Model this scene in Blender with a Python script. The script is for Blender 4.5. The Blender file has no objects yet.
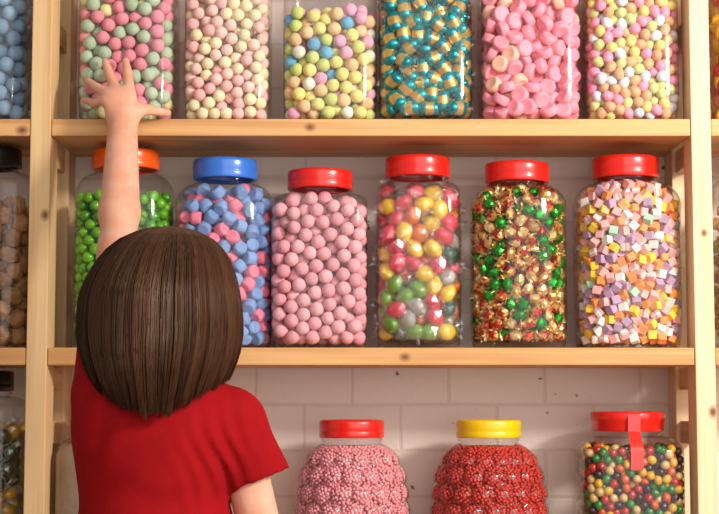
import bpy, bmesh, math, random
import numpy as np
from mathutils import Vector, Matrix, Euler

PI = math.pi
random.seed(7)
rng = np.random.default_rng(7)
scene = bpy.context.scene
COL = scene.collection

# ------------------------------------------------------------------ camera
F_PX, W_PX, H_PX = 1587.0, 719.0, 514.0
CAM_D, CAM_Z, PITCH = 2.3, 0.88, math.radians(5.15)
cam_data = bpy.data.cameras.new('camera')
cam = bpy.data.objects.new('camera', cam_data)
COL.objects.link(cam)
cam.location = (0, -CAM_D, CAM_Z)
cam.rotation_euler = (PI / 2 + PITCH, 0, 0)
cam_data.sensor_width = 36.0
cam_data.lens = 36.0 * F_PX / W_PX
cam_data.clip_start = 0.05
cam_data.clip_end = 50
cam_data.dof.use_dof = True
cam_data.dof.focus_distance = 2.12
cam_data.dof.aperture_fstop = 9.0
scene.camera = cam
scene.cycles.transparent_max_bounces = 40
scene.cycles.max_bounces = 10
scene.cycles.use_denoising = True
scene.view_settings.view_transform = 'Standard'
scene.view_settings.look = 'None'


def at(px, py, Y):
    """the point of the plane y = Y seen at a place of the photograph"""
    dx, dy = (px - W_PX / 2) / F_PX, (H_PX / 2 - py) / F_PX
    d = Vector((dx, math.cos(PITCH) - dy * math.sin(PITCH), math.sin(PITCH) + dy * math.cos(PITCH)))
    k = (Y + CAM_D) / d.y
    return Vector((d.x * k, Y, CAM_Z + d.z * k))


# ------------------------------------------------------------------ helpers
def lin(c):
    return tuple(((v / 255) / 12.92 if v / 255 <= 0.04045 else ((v / 255 + 0.055) / 1.055) ** 2.4) for v in c) + (1.0,)


def new_mat(name):
    m = bpy.data.materials.new(name)
    m.use_nodes = True
    nt = m.node_tree
    nt.nodes.clear()
    out = nt.nodes.new('ShaderNodeOutputMaterial')
    return m, nt, out


def principled(name, col, rough=0.5, metal=0.0, spec=0.5, coat=0.0, sss=0.0, vary=0.0, bump=0.0, bscale=300.0, mottle=0.0, mscale=150.0,
               trans=0.0, mottle_col=None):
    m, nt, out = new_mat(name)
    b = nt.nodes.new('ShaderNodeBsdfPrincipled')
    nt.links.new(b.outputs[0], out.inputs[0])
    b.inputs['Base Color'].default_value = lin(col)
    b.inputs['Roughness'].default_value = rough
    b.inputs['Metallic'].default_value = metal
    b.inputs['Specular IOR Level'].default_value = spec
    b.inputs['Coat Weight'].default_value = coat
    b.inputs['Coat Roughness'].default_value = 0.08
    if sss:
        b.inputs['Subsurface Weight'].default_value = sss
        b.inputs['Subsurface Radius'].default_value = (0.008, 0.004, 0.003)
        b.inputs['Subsurface Scale'].default_value = 1.0
    if trans:
        b.inputs['Transmission Weight'].default_value = trans
    src = None
    tc = nt.nodes.new('ShaderNodeTexCoord')
    if mottle:
        n = nt.nodes.new('ShaderNodeTexNoise')
        n.inputs['Scale'].default_value = mscale
        n.inputs['Detail'].default_value = 3
        nt.links.new(tc.outputs['Object'], n.inputs['Vector'])
        ramp = nt.nodes.new('ShaderNodeValToRGB')
        ramp.color_ramp.elements[0].position = 0.38
        ramp.color_ramp.elements[1].position = 0.62
        ramp.color_ramp.elements[0].color = lin(mottle_col) if mottle_col else tuple(v * (1 - mottle) for v in lin(col)[:3]) + (1,)
        ramp.color_ramp.elements[1].color = lin(col)
        nt.links.new(n.outputs[0], ramp.inputs[0])
        src = ramp.outputs[0]
    if vary:
        oi = nt.nodes.new('ShaderNodeObjectInfo')
        mr = nt.nodes.new('ShaderNodeMapRange')
        mr.inputs['To Min'].default_value = 1 - vary
        mr.inputs['To Max'].default_value = 1 + vary
        nt.links.new(oi.outputs['Random'], mr.inputs['Value'])
        hsv = nt.nodes.new('ShaderNodeHueSaturation')
        hsv.inputs['Color'].default_value = lin(col)
        if src:
            nt.links.new(src, hsv.inputs['Color'])
        nt.links.new(mr.outputs[0], hsv.inputs['Value'])
        src = hsv.outputs[0]
    if src:
        nt.links.new(src, b.inputs['Base Color'])
    if bump:
        n2 = nt.nodes.new('ShaderNodeTexNoise')
        n2.inputs['Scale'].default_value = bscale
        n2.inputs['Detail'].default_value = 4
        nt.links.new(tc.outputs['Object'], n2.inputs['Vector'])
        bp = nt.nodes.new('ShaderNodeBump')
        bp.inputs['Strength'].default_value = bump
        bp.inputs['Distance'].default_value = 0.002
        nt.links.new(n2.outputs[0], bp.inputs['Height'])
        nt.links.new(bp.outputs[0], b.inputs['Normal'])
    return m


def clear_mat(name, tint=(0.97, 0.975, 0.98), base=0.05, edge=0.75, rough=0.04, rim=0.62, power=4.0):
    """thin clear plastic: passes light straight through, mirrors more at grazing angles, greys a little at its rims"""
    m, nt, out = new_mat(name)
    N, L = nt.nodes, nt.links
    geo = N.new('ShaderNodeNewGeometry')
    dot = N.new('ShaderNodeVectorMath'); dot.operation = 'DOT_PRODUCT'
    L.new(geo.outputs['Incoming'], dot.inputs[0]); L.new(geo.outputs['Normal'], dot.inputs[1])
    ab = N.new('ShaderNodeMath'); ab.operation = 'ABSOLUTE'; L.new(dot.outputs['Value'], ab.inputs[0])
    om = N.new('ShaderNodeMath'); om.operation = 'SUBTRACT'; om.inputs[0].default_value = 1.0; L.new(ab.outputs[0], om.inputs[1])
    pw = N.new('ShaderNodeMath'); pw.operation = 'POWER'; pw.inputs[1].default_value = power; L.new(om.outputs[0], pw.inputs[0])
    ml = N.new('ShaderNodeMath'); ml.operation = 'MULTIPLY_ADD'; ml.inputs[1].default_value = edge; ml.inputs[2].default_value = base
    ml.use_clamp = True
    L.new(pw.outputs[0], ml.inputs[0])
    tr = N.new('ShaderNodeBsdfTransparent')
    mixc = N.new('ShaderNodeMix'); mixc.data_type = 'RGBA'
    mixc.inputs['A'].default_value = tint + (1,)
    mixc.inputs['B'].default_value = (tint[0] * rim, tint[1] * rim, tint[2] * rim, 1)
    L.new(pw.outputs[0], mixc.inputs['Factor'])
    L.new(mixc.outputs['Result'], tr.inputs[0])
    gl = N.new('ShaderNodeBsdfGlossy'); gl.inputs['Roughness'].default_value = rough
    gl.inputs['Color'].default_value = (1, 1, 1, 1)
    mx = N.new('ShaderNodeMixShader')
    L.new(ml.outputs[0], mx.inputs[0]); L.new(tr.outputs[0], mx.inputs[1]); L.new(gl.outputs[0], mx.inputs[2])
    L.new(mx.outputs[0], out.inputs[0])
    return m


def wood_mat(name, axis, light, dark, knots=(), seed=0.0):
    m, nt, out = new_mat(name)
    N, L = nt.nodes, nt.links
    b = N.new('ShaderNodeBsdfPrincipled'); L.new(b.outputs[0], out.inputs[0])
    b.inputs['Roughness'].default_value = 0.5
    b.inputs['Specular IOR Level'].default_value = 0.35
    tc = N.new('ShaderNodeTexCoord')
    mp = N.new('ShaderNodeMapping')
    s = [26.0, 26.0, 26.0]; s[axis] = 1.1
    mp.inputs['Scale'].default_value = s
    mp.inputs['Location'].default_value = (seed, seed * 1.7, seed * 0.6)
    L.new(tc.outputs['Object'], mp.inputs['Vector'])
    n1 = N.new('ShaderNodeTexNoise'); n1.inputs['Scale'].default_value = 1.0; n1.inputs['Detail'].default_value = 3
    n1.inputs['Distortion'].default_value = 0.3
    L.new(mp.outputs[0], n1.inputs['Vector'])
    mul = N.new('ShaderNodeMath'); mul.operation = 'MULTIPLY'; mul.inputs[1].default_value = 16.0
    L.new(n1.outputs[0], mul.inputs[0])
    sn = N.new('ShaderNodeMath'); sn.operation = 'SINE'; L.new(mul.outputs[0], sn.inputs[0])
    mr = N.new('ShaderNodeMapRange'); mr.inputs['From Min'].default_value = -1; mr.inputs['From Max'].default_value = 1
    L.new(sn.outputs[0], mr.inputs['Value'])
    mp2 = N.new('ShaderNodeMapping')
    s2 = [420.0, 420.0, 420.0]; s2[axis] = 9.0
    mp2.inputs['Scale'].default_value = s2
    L.new(tc.outputs['Object'], mp2.inputs['Vector'])
    n2 = N.new('ShaderNodeTexNoise'); n2.inputs['Scale'].default_value = 1.0; n2.inputs['Detail'].default_value = 2
    L.new(mp2.outputs[0], n2.inputs['Vector'])
    av = N.new('ShaderNodeMath'); av.operation = 'MULTIPLY_ADD'; av.inputs[1].default_value = 0.55
    L.new(mr.outputs[0], av.inputs[0])
    h2 = N.new('ShaderNodeMath'); h2.operation = 'MULTIPLY'; h2.inputs[1].default_value = 0.45
    L.new(n2.outputs[0], h2.inputs[0]); L.new(h2.outputs[0], av.inputs[2])
    ramp = N.new('ShaderNodeValToRGB')
    ramp.color_ramp.elements[0].color = lin(dark); ramp.color_ramp.elements[1].color = lin(light)
    ramp.color_ramp.elements[0].position = 0.1; ramp.color_ramp.elements[1].position = 0.75
    L.new(av.outputs[0], ramp.inputs[0])
    src = ramp.outputs[0]
    for (kx, ky, kz, kr) in knots:
        mk = N.new('ShaderNodeMapping')
        sk = [1.0, 1.0, 1.0]; sk[axis] = 0.75
        mk.inputs['Scale'].default_value = sk
        mk.inputs['Location'].default_value = tuple(-v * q for v, q in zip((kx, ky, kz), sk))
        L.new(tc.outputs['Object'], mk.inputs['Vector'])
        ln = N.new('ShaderNodeVectorMath'); ln.operation = 'LENGTH'; L.new(mk.outputs[0], ln.inputs[0])
        kr2 = N.new('ShaderNodeMapRange'); kr2.inputs['From Min'].default_value = kr * 0.35; kr2.inputs['From Max'].default_value = kr * 1.4
        kr2.inputs['To Min'].default_value = 1.0; kr2.inputs['To Max'].default_value = 0.0
        L.new(ln.outputs['Value'], kr2.inputs['Value'])
        mc = N.new('ShaderNodeMix'); mc.data_type = 'RGBA'
        L.new(kr2.outputs[0], mc.inputs['Factor']); L.new(src, mc.inputs['A'])
        mc.inputs['B'].default_value = lin((128, 78, 42))
        src = mc.outputs['Result']
    L.new(src, b.inputs['Base Color'])
    bp = N.new('ShaderNodeBump'); bp.inputs['Strength'].default_value = 0.15; bp.inputs['Distance'].default_value = 0.001
    L.new(n2.outputs[0], bp.inputs['Height']); L.new(bp.outputs[0], b.inputs['Normal'])
    return m


def mesh_obj(name, me, parent=None):
    o = bpy.data.objects.new(name, me)
    COL.objects.link(o)
    if parent:
        o.parent = parent
    return o


def finish(bm, name, mats, smooth=True):
    bmesh.ops.recalc_face_normals(bm, faces=bm.faces)
    me = bpy.data.meshes.new(name)
    bm.to_mesh(me); bm.free()
    for m in (mats if isinstance(mats, (list, tuple)) else [mats]):
        me.materials.append(m)
    if smooth:
        me.polygons.foreach_set('use_smooth', [True] * len(me.polygons))
    return me


def from_arrays(name, verts, faces, mats, smooth=True):
    me = bpy.data.meshes.new(name)
    me.from_pydata([tuple(v) for v in verts], [], [tuple(f) for f in faces])
    for m in (mats if isinstance(mats, (list, tuple)) else [mats]):
        me.materials.append(m)
    if smooth:
        me.polygons.foreach_set('use_smooth', [True] * len(me.polygons))
    me.update()
    return me


def box_mesh(name, lo, hi, mat, bevel=0.002):
    bm = bmesh.new()
    bmesh.ops.create_cube(bm, size=1.0)
    for v in bm.verts:
        for i in range(3):
            v.co[i] = lo[i] if v.co[i] < 0 else hi[i]
    if bevel:
        bmesh.ops.bevel(bm, geom=list(bm.edges), offset=bevel, segments=2, affect='EDGES', profile=0.6)
    return finish(bm, name, mat, smooth=False)


def thing(name, label, cat, loc=(0, 0, 0), group=None):
    o = bpy.data.objects.new(name, None)
    o.empty_display_size = 0.02
    COL.objects.link(o)
    o.location = loc
    tag(o, label, cat, group)
    return o


def tag(o, label, cat, group=None):
    o['label'] = label; o['category'] = cat
    if group:
        o['group'] = group
    return o


# ------------------------------------------------------------------ room
def brick_mat():
    m, nt, out = new_mat('painted_brick')
    N, L = nt.nodes, nt.links
    b = N.new('ShaderNodeBsdfPrincipled'); L.new(b.outputs[0], out.inputs[0])
    b.inputs['Roughness'].default_value = 0.55; b.inputs['Specular IOR Level'].default_value = 0.3
    tc = N.new('ShaderNodeTexCoord')
    sep = N.new('ShaderNodeSeparateXYZ'); L.new(tc.outputs['Object'], sep.inputs[0])
    cmb = N.new('ShaderNodeCombineXYZ'); L.new(sep.outputs['X'], cmb.inputs['X']); L.new(sep.outputs['Z'], cmb.inputs['Y'])
    nz = N.new('ShaderNodeTexNoise'); nz.inputs['Scale'].default_value = 14; nz.inputs['Detail'].default_value = 3
    L.new(tc.outputs['Object'], nz.inputs['Vector'])
    mp = N.new('ShaderNodeMapping')
    j = at(402, 403, 0.205)
    mp.inputs['Location'].default_value = (-j.x, -j.z, 0)
    L.new(cmb.outputs[0], mp.inputs['Vector'])
    wob = N.new('ShaderNodeVectorMath'); wob.operation = 'MULTIPLY_ADD'
    wob.inputs[1].default_value = (0.006, 0.006, 0.0)
    L.new(nz.outputs['Color'], wob.inputs[0]); L.new(mp.outputs[0], wob.inputs[2])
    bt = N.new('ShaderNodeTexBrick')
    bt.inputs['Scale'].default_value = 1.0
    bt.inputs['Mortar Size'].default_value = 0.0045
    bt.inputs['Mortar Smooth'].default_value = 0.9
    bt.inputs['Brick Width'].default_value = 0.152
    bt.inputs['Row Height'].default_value = 0.0722
    bt.inputs['Color1'].default_value = lin((240, 226, 216)); bt.inputs['Color2'].default_value = lin((235, 221, 211))
    bt.inputs['Mortar'].default_value = lin((226, 211, 200))
    L.new(wob.outputs[0], bt.inputs['Vector'])
    # chipped specks of bare brick
    n3 = N.new('ShaderNodeTexNoise'); n3.inputs['Scale'].default_value = 42; n3.inputs['Detail'].default_value = 5
    L.new(tc.outputs['Object'], n3.inputs['Vector'])
    rp = N.new('ShaderNodeValToRGB')
    rp.color_ramp.elements[0].position = 0.685; rp.color_ramp.elements[1].position = 0.72
    L.new(n3.outputs[0], rp.inputs[0])
    mc = N.new('ShaderNodeMix'); mc.data_type = 'RGBA'
    L.new(rp.outputs[0], mc.inputs['Factor']); L.new(bt.outputs['Color'], mc.inputs['A'])
    mc.inputs['B'].default_value = lin((96, 72, 62))
    L.new(mc.outputs['Result'], b.inputs['Base Color'])
    inv = N.new('ShaderNodeMath'); inv.operation = 'MULTIPLY'; inv.inputs[1].default_value = -0.45
    L.new(bt.outputs['Fac'], inv.inputs[0])
    n4 = N.new('ShaderNodeTexNoise'); n4.inputs['Scale'].default_value = 60; n4.inputs['Detail'].default_value = 5
    L.new(tc.outputs['Object'], n4.inputs['Vector'])
    ad = N.new('ShaderNodeMath'); ad.operation = 'MULTIPLY_ADD'; ad.inputs[1].default_value = 0.5
    L.new(n4.outputs[0], ad.inputs[0]); L.new(inv.outputs[0], ad.inputs[2])
    bp = N.new('ShaderNodeBump'); bp.inputs['Strength'].default_value = 0.5; bp.inputs['Distance'].default_value = 0.004
    L.new(ad.outputs[0], bp.inputs['Height']); L.new(bp.outputs[0], b.inputs['Normal'])
    return m


WALL_Y = 0.212
o = mesh_obj('wall_back', box_mesh('wall_back', (-2.6, WALL_Y, 0.0), (2.6, WALL_Y + 0.1, 2.5), brick_mat(), 0))
o['kind'] = 'structure'
fl = principled('floor_boards', (150, 115, 85), 0.5, mottle=0.25, mscale=6)
o = mesh_obj('floor', box_mesh('floor', (-2.6, -4.0, -0.05), (2.6, WALL_Y + 0.1, 0.0), fl, 0))
o['kind'] = 'structure'

# ------------------------------------------------------------------ shelving
LIGHT, DARK = (230, 193, 142), (200, 152, 98)
kn = []
for (px, py, r) in ((45, 215, 0.006),):
    p = at(px, py, 0.0); kn.append((p.x, 0, p.z, r))
pl_knots = kn
pr_knots = []
for (px, py, r) in ((704, 233, 0.0045), (713, 412, 0.0065)):
    p = at(px, py, 0.0); pr_knots.append((p.x, 0, p.z, r))
sh_knots = []
for (px, py, r) in ((310, 127, 0.006), (405, 357, 0.006), (22, 130, 0.007)):
    p = at(px, py, 0.0); sh_knots.append((p.x, 0, p.z, r))
M_post_l = wood_mat('pine_post', 2, LIGHT, DARK, pl_knots, 3.1)
M_post_r = wood_mat('pine_post_lit', 2, (240, 212, 170), (222, 184, 136), pr_knots, 9.4)  # same pine, its tones paled to carry the strong light from the right
M_shelf = wood_mat('pine_shelf', 0, (222, 172, 114), (194, 136, 80), sh_knots, 5.7)
M_rung = wood_mat('pine_rung', 1, LIGHT, DARK, (), 1.3)

unit = thing('shelving_unit', 'pine shelving unit of ladder frames and boards standing against white brick wall', 'shelves', (0, 0.1, 0))


def part(name, me, label=None):
    o = mesh_obj(name, me, unit)
    o.matrix_parent_inverse = Matrix.Translation(-unit.location)
    if label:
        o['label'] = label
    return o


XL0, XL1 = at(28, 257, 0).x, at(48.5, 257, 0).x
XR0, XR1 = at(693.5, 257, 0).x, at(713.5, 257, 0).x
Z_TOP = at(360, 118.5, 0).z
Z_MID = at(360, 347.5, 0).z
TH = 0.0255
Z_BOT = Z_MID - (Z_TOP - Z_MID)
Z_HIGH = Z_TOP + (Z_TOP - Z_MID)
PD = 0.058
DEPTH = 0.205
bay = XR0 - XL1
frames = [(XL0, XL1, M_post_l), (XR0, XR1, M_post_r), (XL0 - bay - 0.03, XL0 - bay, M_post_l), (XR1 + bay, XR1 + bay + 0.03, M_post_r)]
for (x0, x1, mm) in frames:
    fr = bpy.data.objects.new('ladder_frame', None); COL.objects.link(fr); fr.empty_display_size = .02
    fr.parent = unit; fr.matrix_parent_inverse = Matrix.Translation(-unit.location)
    fr.location = (x0, 0, 0)

    def sub(name, me):
        o = mesh_obj(name, me, fr)
        o.matrix_parent_inverse = Matrix.Translation((-x0, 0, 0))
    sub('front_post', box_mesh('front_post', (x0, 0, 0), (x1, PD, 1.98), mm))
    sub('rear_post', box_mesh('rear_post', (x0, DEPTH - PD, 0), (x1, DEPTH, 1.98), mm))
    zs = [Z_TOP - TH - 0.0175, Z_MID - TH - 0.0175, Z_BOT - TH - 0.0175, Z_HIGH - TH - 0.0175, at(60, 30, 0.06).z, at(60, 433, 0.06).z, 0.12]
    for z in zs:
        sub('rung', box_mesh('rung', (x0 + 0.006, PD - 0.004, z - 0.017), (x1 - 0.006, DEPTH - PD + 0.004, z + 0.017), M_rung))
for (a, b) in ((XL1 + 0.0005, XR0 - 0.0005), (XL0 - bay, XL0 - 0.0005), (XR1 + 0.0005, XR1 + bay)):
    for z in (Z_TOP, Z_MID, Z_BOT, Z_HIGH):
        part('shelf_board', box_mesh('shelf_board', (a, 0.002, z - TH), (b, DEPTH, z), M_shelf, 0.0025))

# ------------------------------------------------------------------ jars
M_clear = clear_mat('clear_plastic', base=0.028, edge=.7, rough=.09)
M_knob = clear_mat('clear_knobbly_plastic', base=0.045, edge=.7, rough=.05)
M_cello = clear_mat('cellophane', (0.98, 0.98, 0.98), 0.10, 0.6, 0.14, 0.9, 2.0)


class Jar:
    """half(z) and power(z): the half-width and the superellipse power of the jar's section at height z above its base"""

    def __init__(s, half, height, shoulder, neck_z, neck_r, n=5.0, base_in=0.004, bumps=False, squash=1.0):
        s.h, s.H, s.zs, s.zn, s.rn, s.n, s.bumps, s.sq = half, height, shoulder, neck_z, neck_r, n, bumps, squash
        pts = [(0.0, half * 0.86), (0.002, half * 0.925), (0.006, half * 0.965), (0.014, half - base_in * 0.5), (0.03, half - base_in * 0.2), (0.05, half), (shoulder, half)]
        for i in range(1, 13):
            a = PI / 2 * i / 12
            pts.append((shoulder + (neck_z - shoulder) * math.sin(a) , neck_r + (half - neck_r) * math.cos(a) ** 0.9))
        if bumps:
            pts = []
            for i in range(0, 33):
                t = i / 32
                z = neck_z * t
                u = (z - neck_z * 0.46) / (neck_z * 0.54)
                r = neck_r + (half - neck_r) * max(0.0, 1 - abs(u) ** 2.6) ** 0.62
                if t < 0.12:
                    r = max(r, half * (0.80 + t))
                pts.append((z, r))
        s.pts = pts
        s.za = np.array([p[0] for p in pts] + [height])
        s.ra = np.array([p[1] for p in pts] + [neck_r])

    def half(s, z):
        return np.interp(z, s.za, s.ra)

    def power(s, z):
        return np.interp(z, [s.zs, s.zn], [s.n, 2.0])

    def radial(s, th, z):
        """radius in direction th at height z"""
        a, n = s.half(z), s.power(z)
        c, q = np.abs(np.cos(th)), np.abs(np.sin(th))
        r = a / np.maximum((c ** n + (q / s.sq) ** n), 1e-9) ** (1 / n)
        if s.bumps:
            r = r * (1 + s.bump(th, z))
        return r

    def bump(s, th, z):
        rows = z / (s.zn / 7.2)
        k = np.floor(rows)
        cnt = 16
        u = (th / (2 * PI) * cnt + 0.5 * (k % 2)) % 1.0 - 0.5
        v = rows - k - 0.5
        d2 = (u * 2.3) ** 2 + (v * 2) ** 2
        fade = np.clip((s.zn - z) / 0.02, 0, 1)
        return 0.11 * (np.sqrt(np.maximum(0, 1 - d2 * 0.8)) - 0.4) * fade

    def inside(s, x, y, z, r):
        """whether a ball fits"""
        d = np.hypot(x, y)
        th = np.arctan2(y, x)
        return d <= s.radial(th, z) - r


def loft(jar, name):
    seg = 132 if jar.bumps else 64
    zz = list(jar.za[:-1])
    if jar.bumps:
        zz = list(np.linspace(0, jar.zn, 84))
    else:
        mid = [jar.zs * k / 6 for k in range(2, 6) if jar.zs * k / 6 > 0.05]
        zz = sorted(set(zz + mid))
    prof = [(z, None) for z in zz]
    # neck with a collar ring and threads under the lid
    zn, rn = jar.zn, jar.rn
    L_ = jar.H - zn
    for f, dr in ((0.06, 0.0), (0.10, 0.0030), (0.17, 0.0032), (0.21, 0.0), (0.40, 0.0), (0.46, 0.0016), (0.52, 0.0), (0.7, 0.0), (0.76, 0.0016), (0.82, 0.0), (0.99, 0.0)):
        prof.append((zn + L_ * f, rn + dr))
    th = np.linspace(0, 2 * PI, seg, endpoint=False)
    verts, faces = [], []
    for z, r in prof:
        rr = jar.radial(th, z) if r is None else np.full(seg, r)
        for t, q in zip(th, rr):
            verts.append((q * math.cos(t), q * math.sin(t), z))
    nr = len(prof)
    for i in range(nr - 1):
        for k in range(seg):
            k2 = (k + 1) % seg
            faces.append((i * seg + k, i * seg + k2, (i + 1) * seg + k2, (i + 1) * seg + k))
    verts.append((0, 0, 0.004)); c = len(verts) - 1
    for k in range(seg):
        faces.append((c, (k + 1) % seg, k))
    return from_arrays(name, verts, faces, M_knob if jar.bumps else M_clear)


def lid_mesh(r, h, mat, flange=False):
    bm = bmesh.new()
    seg = 72
    if flange:
        prof = [(r * .86, 0), (r * .93, 0.0), (r * .95, 0.0015), (r * .955, h * .45), (r * .985, h * .55), (r, h * .66), (r, h * .88), (r * .985, h * .97), (r * .95, h), (r * .80, h), (r * .77, h * .96), (0.0, h * .96)]
    else:
        prof = [(r * .90, 0), (r * .985, 0), (r, 0.0012), (r, h * .30), (r * .992, h * .34), (r * .992, h * .38), (r, h * .42), (r, h * .80), (r * .992, h * .91), (r * .965, h * .98), (r * .93, h), (r * .84, h), (r * .82, h * .96), (0.0, h * .96)]
    rings = []
    for (q, z) in prof:
        if q == 0:
            rings.append([bm.verts.new((0, 0, z))]); continue
        rings.append([bm.verts.new((q * math.cos(2 * PI * k / seg), q * math.sin(2 * PI * k / seg), z)) for k in range(seg)])
    for a, b in zip(rings, rings[1:]):
        for k in range(seg):
            if len(b) == 1:
                bm.faces.new((a[k], a[(k + 1) % seg], b[0]))
            else:
                bm.faces.new((a[k], a[(k + 1) % seg], b[(k + 1) % seg], b[k]))
    me = finish(bm, 'lid', mat)
    return me


def plastic(name, col):
    return principled(name, col, 0.28, spec=0.5, coat=0.3)


LID = {'red': plastic('red_plastic', (226, 34, 22)), 'orange': plastic('orange_plastic', (246, 92, 16)), 'blue': plastic('blue_plastic', (52, 116, 214)),
       'yellow': plastic('yellow_plastic', (238, 196, 8)), 'black': plastic('black_plastic', (16, 16, 18))}

JY = 0.093


def make_jar(label, xl, xr, shelf_z, lid_col, lid_px=None, top=None, lid_h=21, shoulder=None, n=5.0, bumps=False, group=None, squash=1.0, flange=False, Y=JY, depth_half=None):
    """xl, xr: body edges; lid_px: lid edges; top: lid top; all read off the photograph. returns (root, Jar)"""
    row = {Z_TOP: 50, Z_MID: 270, Z_BOT: 490}[shelf_z]
    mid = (xl + xr) / 2 < W_PX / 2
    g = 0.004 if n > 4 else 0.0          # a square jar is seen at a near corner on one side, a far one on the other
    wl, wr = at(xl, row, Y + (-g if mid else g)).x, at(xr, row, Y + (g if mid else -g)).x
    half, cx = (wr - wl) / 2, (wr + wl) / 2
    lrow = (top or -60) + lid_h / 2
    lr = 0.0485 if lid_px is None else (at(lid_px[1], lrow, Y).x - at(lid_px[0], lrow, Y).x) / 2
    lx = cx if lid_px is None else (at(lid_px[1], lrow, Y).x + at(lid_px[0], lrow, Y).x) / 2
    if lid_px is not None and lid_px[0] > 0 and lid_px[1] < W_PX:
        cx = .5 * cx + .5 * lx
    ztop = (at(360, top, Y - (lr if top < 400 else -lr)).z if top is not None else shelf_z + 0.281) - shelf_z
    lh = lid_h / 664.0
    zn = ztop - lh - 0.0075
    sz = (at(360, shoulder, Y).z - shelf_z) if shoulder is not None else zn - 0.024
    jar = Jar(half, ztop - 0.002, sz, zn, lr - 0.0055, n=n, bumps=bumps, squash=squash)
    root = thing('sweet_jar', label, 'jar', (cx, Y, shelf_z + 0.0008), group)
    mesh_obj('jar_body', loft(jar, 'jar_body'), root)
    lid = mesh_obj('lid', lid_mesh(lr, lh, LID[lid_col], flange), root)
    lid.location = (0, 0, ztop - lh)
    lid['label'] = lid_col + ' screw lid'
    return root, jar, lid, lr, lh


# ------------------------------------------------------------------ sweets: meshes
def ico(sub=3, r=1.0):
    bm = bmesh.new()
    bmesh.ops.create_icosphere(bm, subdivisions=sub, radius=r)
    return bm


def ball_mesh(name, r, mat, rough=0.02, sx=1.0, sub=3, egg=0.0):
    bm = ico(sub, 1.0)
    ph = [random.uniform(0, 6.3) for _ in range(6)]
    for v in bm.verts:
        c = v.co.copy()
        k = 1 + rough * (math.sin(c.x * 4 + ph[0]) + math.sin(c.y * 5 + ph[1]) + math.sin(c.z * 4.5 + ph[2])) / 1.5
        v.co = c * k
        v.co.x *= sx * (1 + egg * v.co.x * 0) 
        if egg:
            q = 1 - egg * c.x
            v.co.y *= q; v.co.z *= q
        v.co *= r
    return finish(bm, name, mat)


def disk_mesh(name, r, h, mat, dish=0.12, bulge=0.0):
    bm = bmesh.new(); seg = 28
    prof = [(0, h * (1 - dish) + bulge), (r * .55, h * (1 - dish * .8) + bulge * .7), (r * .74, h * 1.0 + bulge * .3), (r * .88, h * .92), (r * .97, h * .62), (r, h * .2)]
    prof = prof + [(q, -z) for q, z in reversed(prof)]
    rings = []
    for q, z in prof:
        rings.append([bm.verts.new((0, 0, z))] if q == 0 else [bm.verts.new((q * math.cos(2 * PI * k / seg), q * math.sin(2 * PI * k / seg), z)) for k in range(seg)])
    for a, b in zip(rings, rings[1:]):
        for k in range(seg):
            k2 = (k + 1) % seg
            if len(a) == 1:
                bm.faces.new((a[0], b[k], b[k2]))
            elif len(b) == 1:
                bm.faces.new((a[k], a[k2], b[0]))
            else:
                bm.faces.new((a[k], a[k2], b[k2], b[k]))
    return finish(bm, name, mat)


def cube_mesh(name, a, mats, layered=False, bevel=0.16):
    bm = bmesh.new()
    bmesh.ops.create_cube(bm, size=2 * a)
    bmesh.ops.bevel(bm, geom=list(bm.edges), offset=bevel * a, segments=2, affect='EDGES', profile=0.5)
    if layered:
        for z in (-a * .33, a * .33):
            bmesh.ops.bisect_plane(bm, geom=list(bm.verts) + list(bm.edges) + list(bm.faces), plane_co=(0, 0, z), plane_no=(0, 0, 1))
        for f in bm.faces:
            if abs(f.calc_center_median().z) < a * .32:
                f.material_index = 1
    return finish(bm, name, mats, smooth=False)


def lump_mesh(name, r, mat, seed):
    rs = random.Random(seed)
    bm = bmesh.new()
    bmesh.ops.create_cube(bm, size=2.0)
    bmesh.ops.subdivide_edges(bm, edges=list(bm.edges), cuts=5, use_grid_fill=True)
    ph = [rs.uniform(0, 6.3) for _ in range(6)]
    sc = (rs.uniform(.75, 1.0), rs.uniform(.7, .9), rs.uniform(.6, .8))
    for v in bm.verts:
        c = v.co
        p = c.normalized() * 1.25
        q = c.lerp(p, 0.55)
        k = 1 + 0.10 * math.sin(q.x * 4 + ph[0]) * math.sin(q.y * 5 + ph[1]) + 0.08 * math.sin(q.z * 6 + ph[2]) + rs.uniform(-.03, .03)
        v.co = Vector((q.x * sc[0], q.y * sc[1], q.z * sc[2])) * k * r
    return finish(bm, name, mat)


def add_fan(bm, x0, sgn, r0, r1, ln, mi, seed, rot=0.0):
    """a twisted pleated wrapper end"""
    rs = random.Random(seed)
    seg = 16
    rings = []
    for (f, q) in ((0.0, r0), (0.3, r0 * .75), (0.65, (r0 + r1) * .5), (1.0, r1)):
        ring = []
        for k in range(seg):
            pl = 1.0 + (0.28 if k % 2 else -0.28) * f + rs.uniform(-.15, .15) * f
            t = 2 * PI * k / seg + rot + f * 0.7
            ring.append(bm.verts.new((x0 + sgn * ln * (f + rs.uniform(-.12, .12) * f), q * pl * math.cos(t), q * pl * .7 * math.sin(t))))
        rings.append(ring)
    for a, b in zip(rings, rings[1:]):
        for k in range(seg):
            f = bm.faces.new((a[k], a[(k + 1) % seg], b[(k + 1) % seg], b[k]))
            f.material_index = mi


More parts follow.
